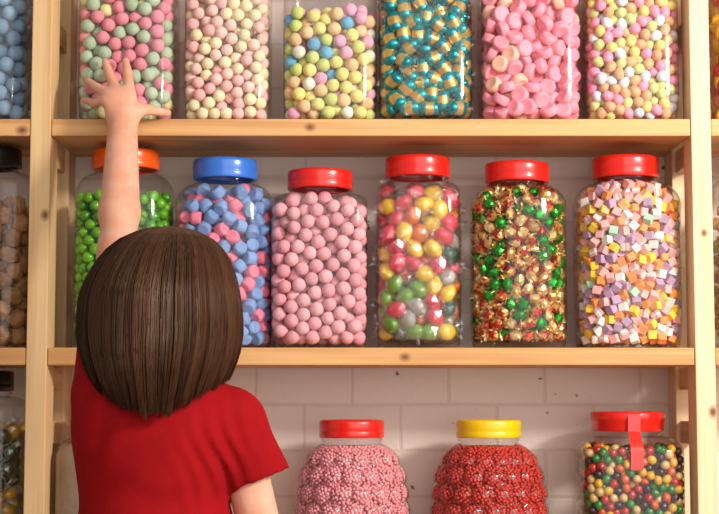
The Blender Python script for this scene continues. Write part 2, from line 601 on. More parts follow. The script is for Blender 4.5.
def wrapped_cyl(name, r, mats, seed):
    """foil wrapped chew: tube with a gold band round its middle, clear twisted ends; mats = foil, band, clear"""
    rs = random.Random(seed)
    bm = bmesh.new(); seg = 20
    hl = r * 0.95; rad = r * 0.72
    xs = [(-hl - r * .12, rad * .25), (-hl - .02 * r, rad * .72), (-hl * .85, rad * .96), (-hl * .45, rad), (-hl * .38, rad * 1.01), (hl * .38, rad * 1.01), (hl * .45, rad), (hl * .85, rad * .96), (hl + .02 * r, rad * .72), (hl + r * .12, rad * .25)]
    rings = [[bm.verts.new((x, q * math.cos(2 * PI * k / seg) * (1 + rs.uniform(-.03, .03)), q * math.sin(2 * PI * k / seg) * (1 + rs.uniform(-.03, .03)))) for k in range(seg)] for x, q in xs]
    for i, (a, b) in enumerate(zip(rings, rings[1:])):
        for k in range(seg):
            f = bm.faces.new((a[k], a[(k + 1) % seg], b[(k + 1) % seg], b[k]))
            f.material_index = 1 if i == 4 or (i in (3, 5) and k % 5 < 2) else 0
    for s in (-1, 1):
        add_fan(bm, s * (hl + r * .1), s, rad * .22, rad * .85, r * .6, 2, seed + s + 5)
    return finish(bm, name, mats, smooth=True)


def wrapped_ball(name, r, mats, seed, squash=.8):
    """boiled sweet in clear twisted wrapper; mats = sweet, clear"""
    rs = random.Random(seed)
    bm = ico(3, 1.0)
    for v in bm.verts:
        v.co = Vector((v.co.x * 1.02, v.co.y * .84, v.co.z * squash * .9)) * r * .88
    n = len(bm.faces)
    bm2 = ico(2, 1.0)
    vs = []
    for v in bm2.verts:
        k = r * (1.02 + rs.uniform(-.10, .12))
        vs.append(bm.verts.new((v.co.x * k * 1.02, v.co.y * k * .93, v.co.z * k * squash * 1.06)))
    bm2.verts.index_update()
    for f in bm2.faces:
        nf = bm.faces.new([vs[v.index] for v in f.verts]); nf.material_index = 1
    bm2.free()
    for s in (-1, 1):
        add_fan(bm, s * r * .95, s, r * .2, r * .75, r * .55, 1, seed + s + 9)
    me = finish(bm, name, mats, smooth=True)
    idx = [p.material_index == 0 for p in me.polygons]
    me.polygons.foreach_set('use_smooth', idx)
    return me


def foil_ball(name, r, mats, seed):
    """crumpled foil wrapped toffee with small twisted ends; mats = foil, second foil, ends"""
    rs = random.Random(seed)
    bm = ico(2, 1.0)
    for v in bm.verts:
        k = r * (0.9 + rs.uniform(-.10, .10))
        v.co = Vector((v.co.x * 1.0, v.co.y * .9, v.co.z * .8)) * k
    for f in bm.faces:
        c = f.calc_center_median().normalized()
        f.material_index = 1 if abs(c.z) > .62 or rs.random() < .18 else 0
    for s in (-1, 1):
        add_fan(bm, s * r * .8, s, r * .25, r * .7, r * .38, 2, seed + s + 3)
    return finish(bm, name, mats, smooth=False)


# ------------------------------------------------------------------ sweets: packing
def pack(jar, r, z1, tries=90, shell=5.0, back=0.45, cap=2600, wall=0.0016, lift=1.0):
    """balls of radius r poured into a jar: each comes to rest at the lowest of many tried places, then all are swelled and settled"""
    r0 = r * .915
    pts = np.zeros((cap, 3)); n = 0
    R = jar.h
    fails = 0
    rr = r + wall
    while n < cap and fails < 40:
        x = rng.uniform(-R, R, tries); y = rng.uniform(-R, R, tries)
        th = np.arctan2(y, x); d = np.hypot(x, y)
        lim = jar.radial(th, jar.zs * .5) - rr
        push = rng.random(tries) < 0.45
        d = np.where(push, lim * rng.uniform(.985, 1.0, tries), d)
        ok = (d <= lim) & (d >= lim - shell * 2 * r)
        x, y = d * np.cos(th), d * np.sin(th)
        ok &= y < R * back
        x, y = x[ok], y[ok]
        if len(x) == 0:
            continue
        z = np.full(len(x), 0.003 + rr * lift)
        if n:
            P = pts[max(0, n - 700):n]
            d2 = (x[:, None] - P[None, :, 0]) ** 2 + (y[:, None] - P[None, :, 1]) ** 2
            hgt = np.where(d2 < 4 * r0 * r0, P[None, :, 2] + np.sqrt(np.maximum(4 * r0 * r0 - d2, 0)), 0)
            z = np.maximum(z, hgt.max(axis=1))
        good = (z < z1) & jar.inside(x, y, z, rr)
        if not good.any():
            fails += 1; continue
        z = np.where(good, z, 9)
        k = int(np.argmin(z))
        pts[n] = (x[k], y[k], z[k]); n += 1
        fails = 0
    P = pts[:n].copy()
    I = J = None
    its = 60
    for it in range(its):
        if it % 8 == 0:
            A, B = [], []
            for c in range(0, n, 256):
                d2 = ((P[c:c + 256, None, :] - P[None]) ** 2).sum(-1)
                a, b = np.nonzero(d2 < (2.5 * r) ** 2)
                m = (a + c) < b
                A.append(a[m] + c); B.append(b[m])
            I, J = np.concatenate(A), np.concatenate(B)
        rc = r0 + (r - r0) * min(1.0, it / (its * .6))
        P[:, 2] -= .02 * r * (it < its - 10)
        d = P[I] - P[J]
        ln = np.maximum(np.linalg.norm(d, axis=1), 1e-7)
        ov = 2 * rc - ln
        m = ov > 0
        push = d[m] / ln[m, None] * (ov[m] * .45)[:, None]
        np.add.at(P, I[m], push); np.add.at(P, J[m], -push)
        P[:, 1] = np.minimum(P[:, 1], R * back)
        P[:, 2] = np.clip(P[:, 2], 0.003 + rr * lift, jar.zn - .2 * r)
        th = np.arctan2(P[:, 1], P[:, 0]); q = np.hypot(P[:, 0], P[:, 1])
        lim = np.maximum(jar.radial(th, P[:, 2]) - rr, .001)
        f = np.clip(q, np.maximum(lim - shell * 2 * r, 0), lim) / np.maximum(q, 1e-6)
        P[:, 0] *= f; P[:, 1] *= f
    return P


def seen(P, r, jar_pos, views=(-0.55, 0.0, 0.55), res=0.0011):
    """visible area of every ball from each view (in cells), nearest first"""
    out = []
    for vx in views:
        eye = np.array((vx, -CAM_D, CAM_Z)) - np.array(jar_pos)
        fwd = -eye / np.linalg.norm(eye)
        right = np.cross(fwd, (0, 0, 1)); right /= np.linalg.norm(right)
        up = np.cross(right, fwd)
        u, v, w = P @ right, P @ up, P @ fwd
        u0, v0 = u.min() - 2 * r, v.min() - 2 * r
        gw, gh = int((u.max() - u0 + 2 * r) / res) + 2, int((v.max() - v0 + 2 * r) / res) + 2
        free = np.ones((gh, gw), bool)
        vis = np.zeros(len(P))
        k = int(r / res) + 1
        oy, ox = np.mgrid[-k:k + 1, -k:k + 1]
        m = ox ** 2 + oy ** 2 <= (r * 1.03 / res) ** 2
        oy, ox = oy[m], ox[m]
        for i in np.argsort(w):
            cy, cx = int((v[i] - v0) / res), int((u[i] - u0) / res)
            yy, xx = np.clip(cy + oy, 0, gh - 1), np.clip(cx + ox, 0, gw - 1)
            vis[i] = free[yy, xx].sum()
            free[yy, xx] = False
        out.append(vis / len(oy))
    return out


def fill(root, jar, r, z1, kinds, group, squeeze=1.0, cap=2600, limit=420, chooser=None, shell=4.0, wall=.0016, long=False):
    """sweets of several kinds: kinds = [(weight, meshes, name, label)]; every sweet one object"""
    P = pack(jar, r, z1, shell=shell, cap=cap, wall=wall, lift=1.3 if long else 1.0)
    loc = np.array(root.location)
    vs = seen(P, r, loc)
    main, side = vs[1], np.maximum(vs[0], vs[2])
    keep = [i for i in range(len(P)) if main[i] > 0.05 or side[i] > 0.12]
    keep.sort(key=lambda i: -(main[i] * 2 + side[i]))
    keep = keep[:limit]
    wts = np.array([k[0] for k in kinds], float); wts /= wts.sum()
    proto = {}
    for i in keep:
        p = P[i]
        k = int(rng.choice(len(kinds), p=wts)) if chooser is None else chooser(p)
        _, meshes, name, label = kinds[k]
        me = meshes[int(rng.integers(len(meshes)))]
        if k not in proto:
            o = bpy.data.objects.new(name, me)
            tag(o, label, 'sweet', label.split(' in the ')[0] + 's in ' + group)
            proto[k] = o
        else:
            o = proto[k].copy()
            o.data = me
        COL.objects.link(o)
        o.location = tuple(loc + p)
        o.rotation_euler = tuple(rng.uniform(0, 2 * PI, 3))
        if long:
            ax = Vector(rng.normal(size=3))
            rad = Vector((p[0], p[1], 0)).normalized()
            if jar.radial(math.atan2(p[1], p[0]), p[2]) - math.hypot(p[0], p[1]) < 2.1 * r:
                ax -= rad * ax.dot(rad) * .97
            if p[2] < 2.4 * r:
                ax.z *= .05
            o.rotation_euler = (ax.to_track_quat('X', 'Z').to_matrix() @ Matrix.Rotation(float(rng.uniform(0, 6.28)), 3, 'X')).to_euler()
        s = float(rng.uniform(.95, 1.02)) * squeeze
        o.scale = (s, s, s)
    return len(keep)


def chalk(name, col, vary=0.08):
    return principled(name, col, 0.75, spec=0.25, vary=vary, bump=0.5, bscale=420, mottle=0.10, mscale=260)


def gloss(name, col, vary=0.08, rough=0.18):
    return principled(name, col, rough, spec=0.5, vary=vary, coat=0.3)


def foil(name, col, rough=0.24):
    return principled(name, col, rough, metal=0.65, vary=0.12)


RATIO = 1 / 664.0
TOPG, MIDG, LOWG = 'sweet jars on the upper shelf', 'sweet jars on the middle shelf', 'sweet jars on the low shelf'
total = 0


def balls(tagname, cols, r, rough=0.02, sub=3, maker=chalk, **kw):
    return {c: [ball_mesh(c, r, maker(c + '_' + tagname, col), rough, sub=sub, **kw) for _ in range(2)] for c, col in cols.items()}


def level(y, z):
    return at(360, y, JY - 0.05).z - z


# --- upper shelf
# blue-grey balls, behind the post
root, jar, *_ = make_jar('clear jar of dusty blue balls beyond the knotted post, upper shelf', -64, 33, Z_TOP, 'red', group=None)
r = 8.2 * RATIO
B = balls('dusty', {'blue_ball': (150, 182, 208), 'slate_ball': (128, 158, 184)}, r)
total += fill(root, jar, r, 0.235, [(3, B['blue_ball'], 'dusty_blue_ball', 'pale dusty blue ball in the upper jar beside the post'),
                           (2, B['slate_ball'], 'slate_blue_ball', 'darker slate blue ball in the upper jar beside the post')], 'the blue jar', limit=260)
# pink and sage
root, jar, *_ = make_jar('clear square jar of pink and sage green bonbons behind the reaching hand', 83, 177, Z_TOP, 'red', n=6)
r = 7.0 * RATIO
B = balls('sugared', {'rose_bonbon': (240, 152, 164), 'sage_bonbon': (186, 205, 172), 'lemon_bonbon': (236, 230, 168)}, r)
total += fill(root, jar, r, 0.238, [(5, B['rose_bonbon'], 'rose_bonbon', 'rose pink bonbon in the jar behind the reaching hand'),
                           (5, B['sage_bonbon'], 'sage_bonbon', 'sage green bonbon in the jar behind the reaching hand'),
                           (0.5, B['lemon_bonbon'], 'lemon_bonbon', 'pale lemon bonbon in the jar behind the reaching hand')], 'the jar behind the hand', limit=300)
# cream and pale pink
root, jar, *_ = make_jar('clear square jar of cream and blush pink bonbons on upper shelf', 187, 271, Z_TOP, 'red', n=6)
r = 6.2 * RATIO
B = balls('creamy', {'cream_bonbon': (248, 230, 188), 'blush_bonbon': (250, 208, 196), 'coral_bonbon': (249, 188, 184)}, r)
total += fill(root, jar, r, 0.238, [(5, B['cream_bonbon'], 'cream_bonbon', 'cream bonbon in the jar of cream and blush bonbons'),
                           (3.5, B['blush_bonbon'], 'blush_bonbon', 'blush pink bonbon in the jar of cream and blush bonbons'),
                           (1.6, B['coral_bonbon'], 'coral_bonbon', 'coral pink bonbon in the jar of cream and blush bonbons')], 'the cream jar', limit=320)
# mixed pastels
root, jar, *_ = make_jar('clear square jar of mixed pastel balls with some blue, upper shelf', 284, 376.5, Z_TOP, 'red', n=5)
r = 6.8 * RATIO
cols = {'butter': (238, 224, 138), 'lime': (206, 216, 128), 'sky': (112, 176, 212), 'lilac_pink': (236, 172, 196), 'peach': (240, 200, 150), 'white': (240, 236, 216)}
B = balls('mixed', {c + '_mix': v for c, v in cols.items()}, r)
total += fill(root, jar, r, level(6, Z_TOP), [(w, B[c + '_mix'], c + '_ball', nm + ' ball in the jar of mixed pastel balls') for c, w, nm in
              (('butter', 3, 'butter yellow'), ('lime', 2.2, 'pale lime green'), ('sky', 1.6, 'sky blue'), ('lilac_pink', 1.8, 'lilac pink'), ('peach', 2.0, 'peach'), ('white', 1.2, 'off white'))], 'the pastel jar', limit=300)
# teal and gold foil
root, jar, *_ = make_jar('clear square jar of teal and gold foil wrapped sweets with clear twisted ends', 379, 470.5, Z_TOP, 'red', n=6)
r = 7.6 * RATIO
teal, gold = foil('teal_foil', (30, 150, 158), 0.26), foil('gold_foil', (226, 180, 96), 0.28)
W1 = [wrapped_cyl('wrapped_sweet', r * 1.36, [teal, gold, M_cello], 11 + k) for k in range(4)]
total += fill(root, jar, r, 0.24, [(1, W1, 'teal_wrapped_sweet', 'teal foil wrapped sweet with gold band in the jar of teal sweets')], 'the teal jar', limit=300, wall=.003, long=True)
# pink discs
root, jar, *_ = make_jar('clear square jar of thick pink disc sweets on upper shelf', 479, 577, Z_TOP, 'red', n=6)
r = 7.3 * RATIO
pk = principled('pink_disc', (246, 148, 164), 0.5, spec=0.4, vary=0.07, bump=0.15, bscale=200)
pk2 = principled('peach_disc', (250, 186, 160), 0.5, spec=0.4, vary=0.07, bump=0.15, bscale=200)
D1 = [disk_mesh('disc', r * 1.2, r * .66, pk)]
D2 = [disk_mesh('disc', r * 1.2, r * .66, pk2)]
total += fill(root, jar, r, 0.238, [(7, D1, 'pink_disc', 'thick pink disc sweet in the upper jar of discs'), (1.0, D2, 'peach_disc', 'peachy pink disc sweet in the upper jar of discs')], 'the jar of discs', limit=280, wall=.003)
# mini eggs
root, jar, *_ = make_jar('clear square jar of small speckled pastel eggs beside pale right post', 582.5, 673.5, Z_TOP, 'red', n=6)
r = 5.3 * RATIO


def egg_mat(name, col):
    return principled(name, col, 0.45, spec=0.4, vary=0.06, mottle=1, mscale=420, mottle_col=tuple(int(v * .93) for v in col))


cols = {'pink': (248, 158, 184), 'tan': (226, 172, 124), 'white': (232, 228, 238), 'green': (212, 214, 138), 'yellow': (246, 218, 128)}
E = {c: [ball_mesh('egg', r * 1.02, egg_mat(c + '_shell', v), 0.0, sx=1.22, egg=.12)] for c, v in cols.items()}
total += fill(root, jar, r, 0.24, [(w, E[c], c + '_egg', nm + ' speckled egg sweet in the jar of small eggs') for c, w, nm in
              (('pink', 2.6, 'pink'), ('tan', 2.4, 'tan'), ('white', 2.0, 'whitish lilac'), ('green', 2, 'pale green'), ('yellow', 1.2, 'yellow'))], 'the egg jar', limit=420)
# red and yellow jellies beyond the pale post
root, jar, *_ = make_jar('clear jar of red and yellow jellies beyond the pale right post, upper shelf', 709, 806, Z_TOP, 'red', n=5)
r = 8.0 * RATIO
cols = {'red_jelly': (206, 40, 34), 'yellow_jelly': (246, 206, 40), 'green_jelly': (150, 170, 40), 'clear_pink_jelly': (226, 130, 110)}
J = {c: [ball_mesh(c, r, gloss(c, v, rough=.25), 0.05, sx=1.3)] for c, v in cols.items()}
total += fill(root, jar, r, 0.24, [(w, J[c], c, nm + ' jelly sweet in the jar beyond the pale right post') for c, w, nm in
              (('red_jelly', 4, 'red'), ('yellow_jelly', 3, 'yellow'), ('green_jelly', 1, 'olive green'), ('clear_pink_jelly', 1.3, 'cloudy pink'))], 'the jelly jar', limit=200)

# --- middle shelf
root, jar, *_ = make_jar('black lidded jar of brown fudge lumps beside the post, middle shelf', -64, 36, Z_MID, 'black', (-38, 28), 145, 19, 190, n=5)
r = 9.0 * RATIO
fud = principled('fudge', (172, 128, 84), 0.8, spec=0.2, vary=0.14, bump=0.8, bscale=350, mottle=0.25, mscale=130)
L1 = [lump_mesh('fudge_lump', r * 1.0, fud, 20 + k) for k in range(5)]
total += fill(root, jar, r, level(196, Z_MID), [(1, L1, 'fudge_lump', 'brown fudge lump in the black lidded jar on middle shelf')], 'the fudge jar', limit=230)

root, jar, *_ = make_jar('clear jar with orange lid and shiny green sweets, behind the raised forearm', 75.5, 173, Z_MID, 'orange', (93, 160), 147, 19, 200, n=3.2)
r = 5.7 * RATIO
gr = [ball_mesh('apple_sweet', r, gloss('apple_green', (104, 178, 20), .18, .15), .03, sub=3)]
gr2 = [ball_mesh('apple_sweet', r, gloss('dark_apple_green', (66, 142, 12), .15, .15), .03, sub=3)]
total += fill(root, jar, r, level(190, Z_MID), [(2, gr, 'apple_green_sweet', 'bright apple green sweet in the orange lidded jar'), (1, gr2, 'dark_green_sweet', 'darker green sweet in the orange lidded jar')], 'the orange lidded jar', limit=320)

root, jar, *_ = make_jar('clear round shouldered jar with blue lid, full of pink and blue tablets', 175, 271.5, Z_MID, 'blue', (194, 258.5), 156.5, 20, 206, n=3.0)
r = 6.7 * RATIO
tp, tb = chalk('tablet_pink', (246, 134, 160), .05), chalk('tablet_blue', (132, 163, 212), .09)
T_p = [disk_mesh('tablet', r * 1.02, r * .78, tp, dish=0.02)]
T_b = [disk_mesh('tablet', r * 1.04, r * .80, tb, dish=0.02)]
total += fill(root, jar, r, level(184, Z_MID), [(5, T_p, 'pink_tablet', 'pink chalky tablet in the blue lidded jar'), (6, T_b, 'blue_tablet', 'blue chalky tablet in the blue lidded jar')], 'the blue lidded jar', limit=320)

root, jar, *_ = make_jar('clear square jar with red lid, full of dusty pink bonbons only', 271.5, 366.5, Z_MID, 'red', (288.5, 353.5), 167.5, 19, 206, n=7)
r = 7.0 * RATIO
B = balls('dusted', {'pink_bonbon': (234, 162, 170), 'pale_pink_bonbon': (239, 176, 182)}, r)
total += fill(root, jar, r, level(192, Z_MID), [(1, B['pink_bonbon'] + B['pale_pink_bonbon'], 'dusty_pink_bonbon', 'dusty pink bonbon in the red lidded jar next to the blue lidded jar')], 'the red lidded jar', limit=300)

root, jar, *_ = make_jar('clear square jar with red lid, boiled sweets in cellophane, red over green', 376.5, 460.5, Z_MID, 'red', (385, 449.5), 154, 20.5, 196, n=5)
r = 8.0 * RATIO
cols = {'cherry': (222, 54, 80), 'lemon': (244, 200, 30), 'green': (110, 158, 36), 'orange': (238, 116, 30), 'clear': (160, 152, 142), 'dark_green': (40, 84, 64)}
Bs = {c: [wrapped_ball('boiled_sweet', r * 1.5, [gloss(c + '_boiled', v, .1, .12), M_cello], 40 + 3 * i + k) for k in range(2)] for i, (c, v) in enumerate(cols.items())}
order = ['cherry', 'lemon', 'green', 'orange', 'clear', 'dark_green']
zc = level(290, Z_MID)


def boiled(p):
    if p[2] > zc:
        w = (7.0, 2.0, .5, .4, 1.0, .9)
    else:
        w = (2.0, 2.2, 5.0, 1.2, 1.8, 1.0)
    w = np.array(w)
    if p[0] < -0.035 or p[0] > 0.045:
        w = w * np.array((.5, 3, 1, 2.5, .8, .6))
    return int(rng.choice(6, p=w / w.sum()))


total += fill(root, jar, r, level(186, Z_MID), [(1, Bs[c], c.replace('clear', 'pale') + '_boiled_sweet', nm + ' boiled sweet in cellophane in the jar of mixed boiled sweets') for c, nm in
              zip(order, ('cherry red', 'lemon yellow', 'light green', 'orange', 'pale greyish', 'dark green'))], 'the boiled sweet jar', limit=300, chooser=boiled, wall=.0042, long=True)

root, jar, *_ = make_jar('clear round shouldered jar with red lid, full of gold red green foil toffees', 470, 565.5, Z_MID, 'red', (485, 549), 160, 19.5, 205, n=2.7)
r = 6.2 * RATIO
fg, fgr, frd, fpl = foil('toffee_gold', (222, 176, 96), .28), foil('toffee_green', (36, 150, 40), .22), foil('toffee_red', (196, 52, 34), .25), foil('toffee_pale', (240, 214, 160), .25)
K1 = [foil_ball('toffee', r * 1.22, [fg, frd, fpl], 60 + k) for k in range(4)]
K2 = [foil_ball('toffee', r * 1.22, [fgr, fgr, fg], 70 + k) for k in range(3)]
K3 = [foil_ball('toffee', r * 1.22, [fpl, fg, frd], 80 + k) for k in range(3)]
total += fill(root, jar, r, level(176, Z_MID), [(4.2, K1, 'gold_foil_toffee', 'gold and red foil wrapped toffee in the jar of foil toffees'),
                           (2.5, K2, 'green_foil_toffee', 'green foil wrapped toffee in the jar of foil toffees'), (3, K3, 'pale_gold_toffee', 'pale gold foil wrapped toffee in the jar of foil toffees')], 'the foil toffee jar', limit=460, wall=.0022, long=True)

root, jar, *_ = make_jar('clear round shouldered jar with red lid, full of small pastel cubes', 577, 680.5, Z_MID, 'red', (590, 656.5), 154, 21, 206, n=3.2)
r = 4.95 * RATIO
cols = {'yellow': (244, 200, 62), 'orange': (246, 152, 80), 'pink': (242, 176, 170), 'lilac': (186, 150, 178), 'white': (240, 232, 222), 'mint': (172, 208, 180)}
ms = {c: principled(c + '_fondant', v, .6, spec=.3, vary=.06, bump=.15, bscale=300) for c, v in cols.items()}
C1 = {c: [cube_mesh('cube_sweet', r * .84, [ms[c], ms['white']])] for c in cols}
C1['pink'].append(cube_mesh('cube_sweet', r * .80, [ms['pink'], ms['white']], True))
C1['yellow'].append(cube_mesh('cube_sweet', r * .86, [ms['yellow'], ms['pink']], True))
C1['orange'].append(cube_mesh('cube_sweet', r * .74, [ms['orange'], ms['pink']], False))
total += fill(root, jar, r, level(176, Z_MID), [(w, C1[c], c + '_fondant_cube', nm + ' cube sweet in the jar of small pastel cubes') for c, w, nm in
              (('yellow', 3, 'yellow'), ('orange', 2.6, 'orange'), ('pink', 4.5, 'pink'), ('lilac', 2.6, 'lilac'), ('white', 1.5, 'white'), ('mint', .5, 'mint green'))], 'the cube jar', limit=600, cap=3600, wall=.0025)

root, jar, *_ = make_jar('black lidded jar of mottled wrapped sweets beyond the pale right post, middle shelf', 713, 806, Z_MID, 'black', (714, 784), 148, 20, 196, n=5)
r = 8.0 * RATIO
cols = {'olive': (122, 128, 44), 'brown': (120, 74, 42), 'russet': (188, 66, 40), 'amber': (206, 158, 54)}
V = {c: [foil_ball('wrapped', r * 1.1, [foil(c + '_wrap', v, .3), gold, M_cello], 90 + i)] for i, (c, v) in enumerate(cols.items())}
total += fill(root, jar, r, level(200, Z_MID), [(1, V[c], c + '_wrapped_sweet', c + ' wrapped sweet in the black lidded jar beyond the pale post') for c in cols], 'the black lidded jar beyond the pale post', limit=180, wall=.002, long=True)

# --- low shelf
root, jar, *_ = make_jar('black lidded jar of green and gold wrapped sweets beside the post, low shelf', -72, 27, Z_BOT, 'black', (-46, 21), 371, 20, 414, n=5)
r = 8.5 * RATIO
gy = gloss('yellow_gold_wrap', (206, 156, 18), .1, .2); dg_ = gloss('bottle_green_wrap', (36, 66, 30), .1, .2)
G1 = [wrapped_ball('wrapped', r * 1.1, [gy, M_cello], 101), wrapped_ball('wrapped', r * 1.1, [gy, M_cello], 104)]
G2 = [wrapped_ball('wrapped', r * 1.1, [dg_, M_cello], 107), wrapped_ball('wrapped', r * 1.1, [dg_, M_cello], 110)]
total += fill(root, jar, r, level(424, Z_BOT), [(1, G1, 'gold_wrapped_sweet', 'yellow gold wrapped sweet in the black lidded jar on the low shelf'),
                           (1.3, G2, 'bottle_green_wrapped_sweet', 'dark green wrapped sweet in the black lidded jar on the low shelf')], 'the low black lidded jar', limit=180, wall=.002, long=True)

# pale jar half hidden by the child
root, jar, *_ = make_jar('clear jar of beige sherbet powder, mostly hidden behind the child', 57.5, 158, Z_BOT, 'red', (76, 142), 412, 19, 458, n=4)
sh_m = principled('sherbet', (164, 141, 120), .9, spec=.1, mottle=.12, mscale=60, bump=.4, bscale=200)
seg = 48
verts, faces = [], []
zz = [0.004, 0.012] + list(np.linspace(.03, level(444, Z_BOT), 12))
for i, z in enumerate(zz):
    for k in range(seg):
        t = 2 * PI * k / seg
        q = float(jar.radial(t, z)) - 0.002
        verts.append((q * math.cos(t), q * math.sin(t), z))
for i in range(len(zz) - 1):
    for k in range(seg):
        faces.append((i * seg + k, i * seg + (k + 1) % seg, (i + 1) * seg + (k + 1) % seg, (i + 1) * seg + k))
nv = len(verts)
verts += [(0, 0, zz[0]), (0, 0, zz[-1] + .004)]
for k in range(seg):
    faces.append((nv, (k + 1) % seg, k)); faces.append((nv + 1, (len(zz) - 1) * seg + k, (len(zz) - 1) * seg + (k + 1) % seg))
so = mesh_obj('sherbet_powder', from_arrays('sherbet_powder', verts, faces, sh_m))
so.location = root.location
so['kind'] = 'stuff'
tag(so, 'beige sherbet powder filling the jar hidden behind the child', 'sherbet')


def sprinkle_jar(label, xl, xr, lid_col, lid_px, top, colour, name, sl, stuff_label, seed):
    """knobbly jar of tiny sugar balls: the 300 nearest as objects, the rest one object"""
    root, jar, *_ = make_jar(label, xl, xr, Z_BOT, lid_col, lid_px, top, 17.5, None, n=2.0, bumps=True)
    r = 1.75 * RATIO
    mat = principled(name + '_sugar', colour, .45, spec=.4, vary=.12, mottle=.25, mscale=120)
    g = np.random.default_rng(seed)
    pts = []
    ztop = jar.zn * .975
    # rings of balls on the inside of the wall, alternate rings shifted, jittered
    zs_ = np.linspace(.005, ztop, 400)
    ra_ = np.maximum(np.array([float(jar.half(z)) for z in zs_]) - 2 * r, .01)
    sl_ = np.sqrt(1 + np.gradient(ra_, zs_) ** 2)
    cum = np.concatenate([[0], np.cumsum((2 * PI * ra_ * sl_)[1:] * np.diff(zs_))])
    for layer, inset in ((0, r * 1.6), (1, r * 3.0)):
        cnt = int(cum[-1] / (3.3 * r * r))
        k = np.arange(cnt)
        z = np.interp((k + .5) / cnt * cum[-1], cum, zs_) + g.uniform(-.45, .45, cnt) * r
        th = (k * 2.399963 + layer * 1.1) % (2 * PI) - PI + g.uniform(-.4, .4, cnt) * r / .07
        q = jar.radial(th, z) - inset - g.uniform(0, .7, cnt) * r
        m = (np.sin(th) < (.55 if layer == 0 else .25)) & (z < ztop)
        pts.append(np.stack([q * np.cos(th), q * np.sin(th), z, np.full(cnt, layer)], 1)[m])
    P = np.concatenate(pts)
    loc = np.array(root.location)
    eye = np.array((0, -CAM_D, CAM_Z)) - loc
    front = (P[:, 3] == 0)
    visz = at(360, 513, JY - .05).z - loc[2]
    d = np.linalg.norm(P[:, :3] - eye, axis=1) + np.where(front, 0, 9) + np.where(P[:, 2] > visz - .004, 0, 5)
    order = np.argsort(d)
    near, rest = order[:300], order[300:]
    me = ball_mesh(name, r, mat, .02, sub=2)
    proto = None
    for i in near:
        if proto is None:
            proto = o = bpy.data.objects.new(name, me)
            tag(o, sl, 'sweet', sl.split(' in the ')[0] + 's on the front of the jar with ' + lid_col + ' lid')
        else:
            o = proto.copy()
        COL.objects.link(o)
        o.location = tuple(loc + P[i, :3])
    bm = bmesh.new(); bmesh.ops.create_icosphere(bm, subdivisions=1, radius=r * 1.04)
    bv = np.array([v.co[:] for v in bm.verts]); bf = np.array([[v.index for v in f.verts] for f in bm.faces]); bm.free()
    V = (P[rest, None, :3] + bv[None]).reshape(-1, 3)
    Fc = (bf[None] + (np.arange(len(rest)) * len(bv))[:, None, None]).reshape(-1, 3)
    # the body of sweets behind them
    zc_ = np.linspace(.004, ztop, 60); tc_ = np.linspace(0, 2 * PI, 96, endpoint=False)
    core = []
    for z in zc_:
        q = np.maximum(jar.radial(tc_, z) - 5.0 * r, .005)
        core.append(np.stack([q * np.cos(tc_), q * np.sin(tc_), np.full(96, z)], 1))
    core = np.concatenate(core)
    n0 = len(V)
    cf = []
    for i in range(59):
        for k in range(96):
            k2 = (k + 1) % 96
            cf.append((n0 + i * 96 + k, n0 + i * 96 + k2, n0 + (i + 1) * 96 + k2, n0 + (i + 1) * 96 + k))
    cf.append(tuple(n0 + 59 * 96 + k for k in range(96)))
    me2 = from_arrays('sugar_ball_filling', np.concatenate([V, core]), [tuple(f) for f in Fc] + cf, mat)
    so = mesh_obj('sugar_ball_filling', me2)
    so.location = root.location
    so['kind'] = 'stuff'
    tag(so, stuff_label, 'sweets')


sprinkle_jar('knobbly clear jar with red lid, full of tiny pink sugar balls', 297, 407, 'red', (319, 384), 420, (244, 158, 164), 'tiny_pink_sugar_ball',
             'tiny pink sugar ball in the knobbly red lidded jar', 'mass of tiny pink sugar balls filling the knobbly red lidded jar', 5)
sprinkle_jar('knobbly clear jar with yellow lid, full of tiny red sugar balls', 434, 546, 'yellow', (455, 520), 420, (206, 58, 46), 'tiny_red_sugar_ball',
             'tiny red sugar ball in the knobbly yellow lidded jar', 'mass of tiny red sugar balls filling the knobbly yellow lidded jar', 6)

root, jar, lid, lr, lh = make_jar('clear square jar with strapped red lid and multicoloured jelly balls, low shelf', 580.5, 682, Z_BOT, 'red', (588, 662.5), 412, 19, 452, n=6, flange=True)
r = 4.3 * RATIO
cols = {'yellow': (214, 158, 30), 'green': (32, 112, 34), 'red': (168, 34, 22), 'plum': (48, 22, 28), 'orange': (200, 82, 24), 'cream': (198, 164, 104)}
Q = {c: [ball_mesh('jelly_ball', r, gloss(c + '_jelly_ball', v, .1, .3), .03, sx=1.15, sub=3)] for c, v in cols.items()}
total += fill(root, jar, r, level(445, Z_BOT), [(w, Q[c], c + '_jelly_ball', nm + ' jelly ball in the jar with the strapped red lid') for c, w, nm in
              (('yellow', 3, 'yellow'), ('green', 2.4, 'green'), ('red', 2, 'red'), ('plum', 2.6, 'dark plum'), ('orange', 1.4, 'orange'), ('cream', 1.6, 'cream'))], 'the strapped jar', limit=520, cap=2400)
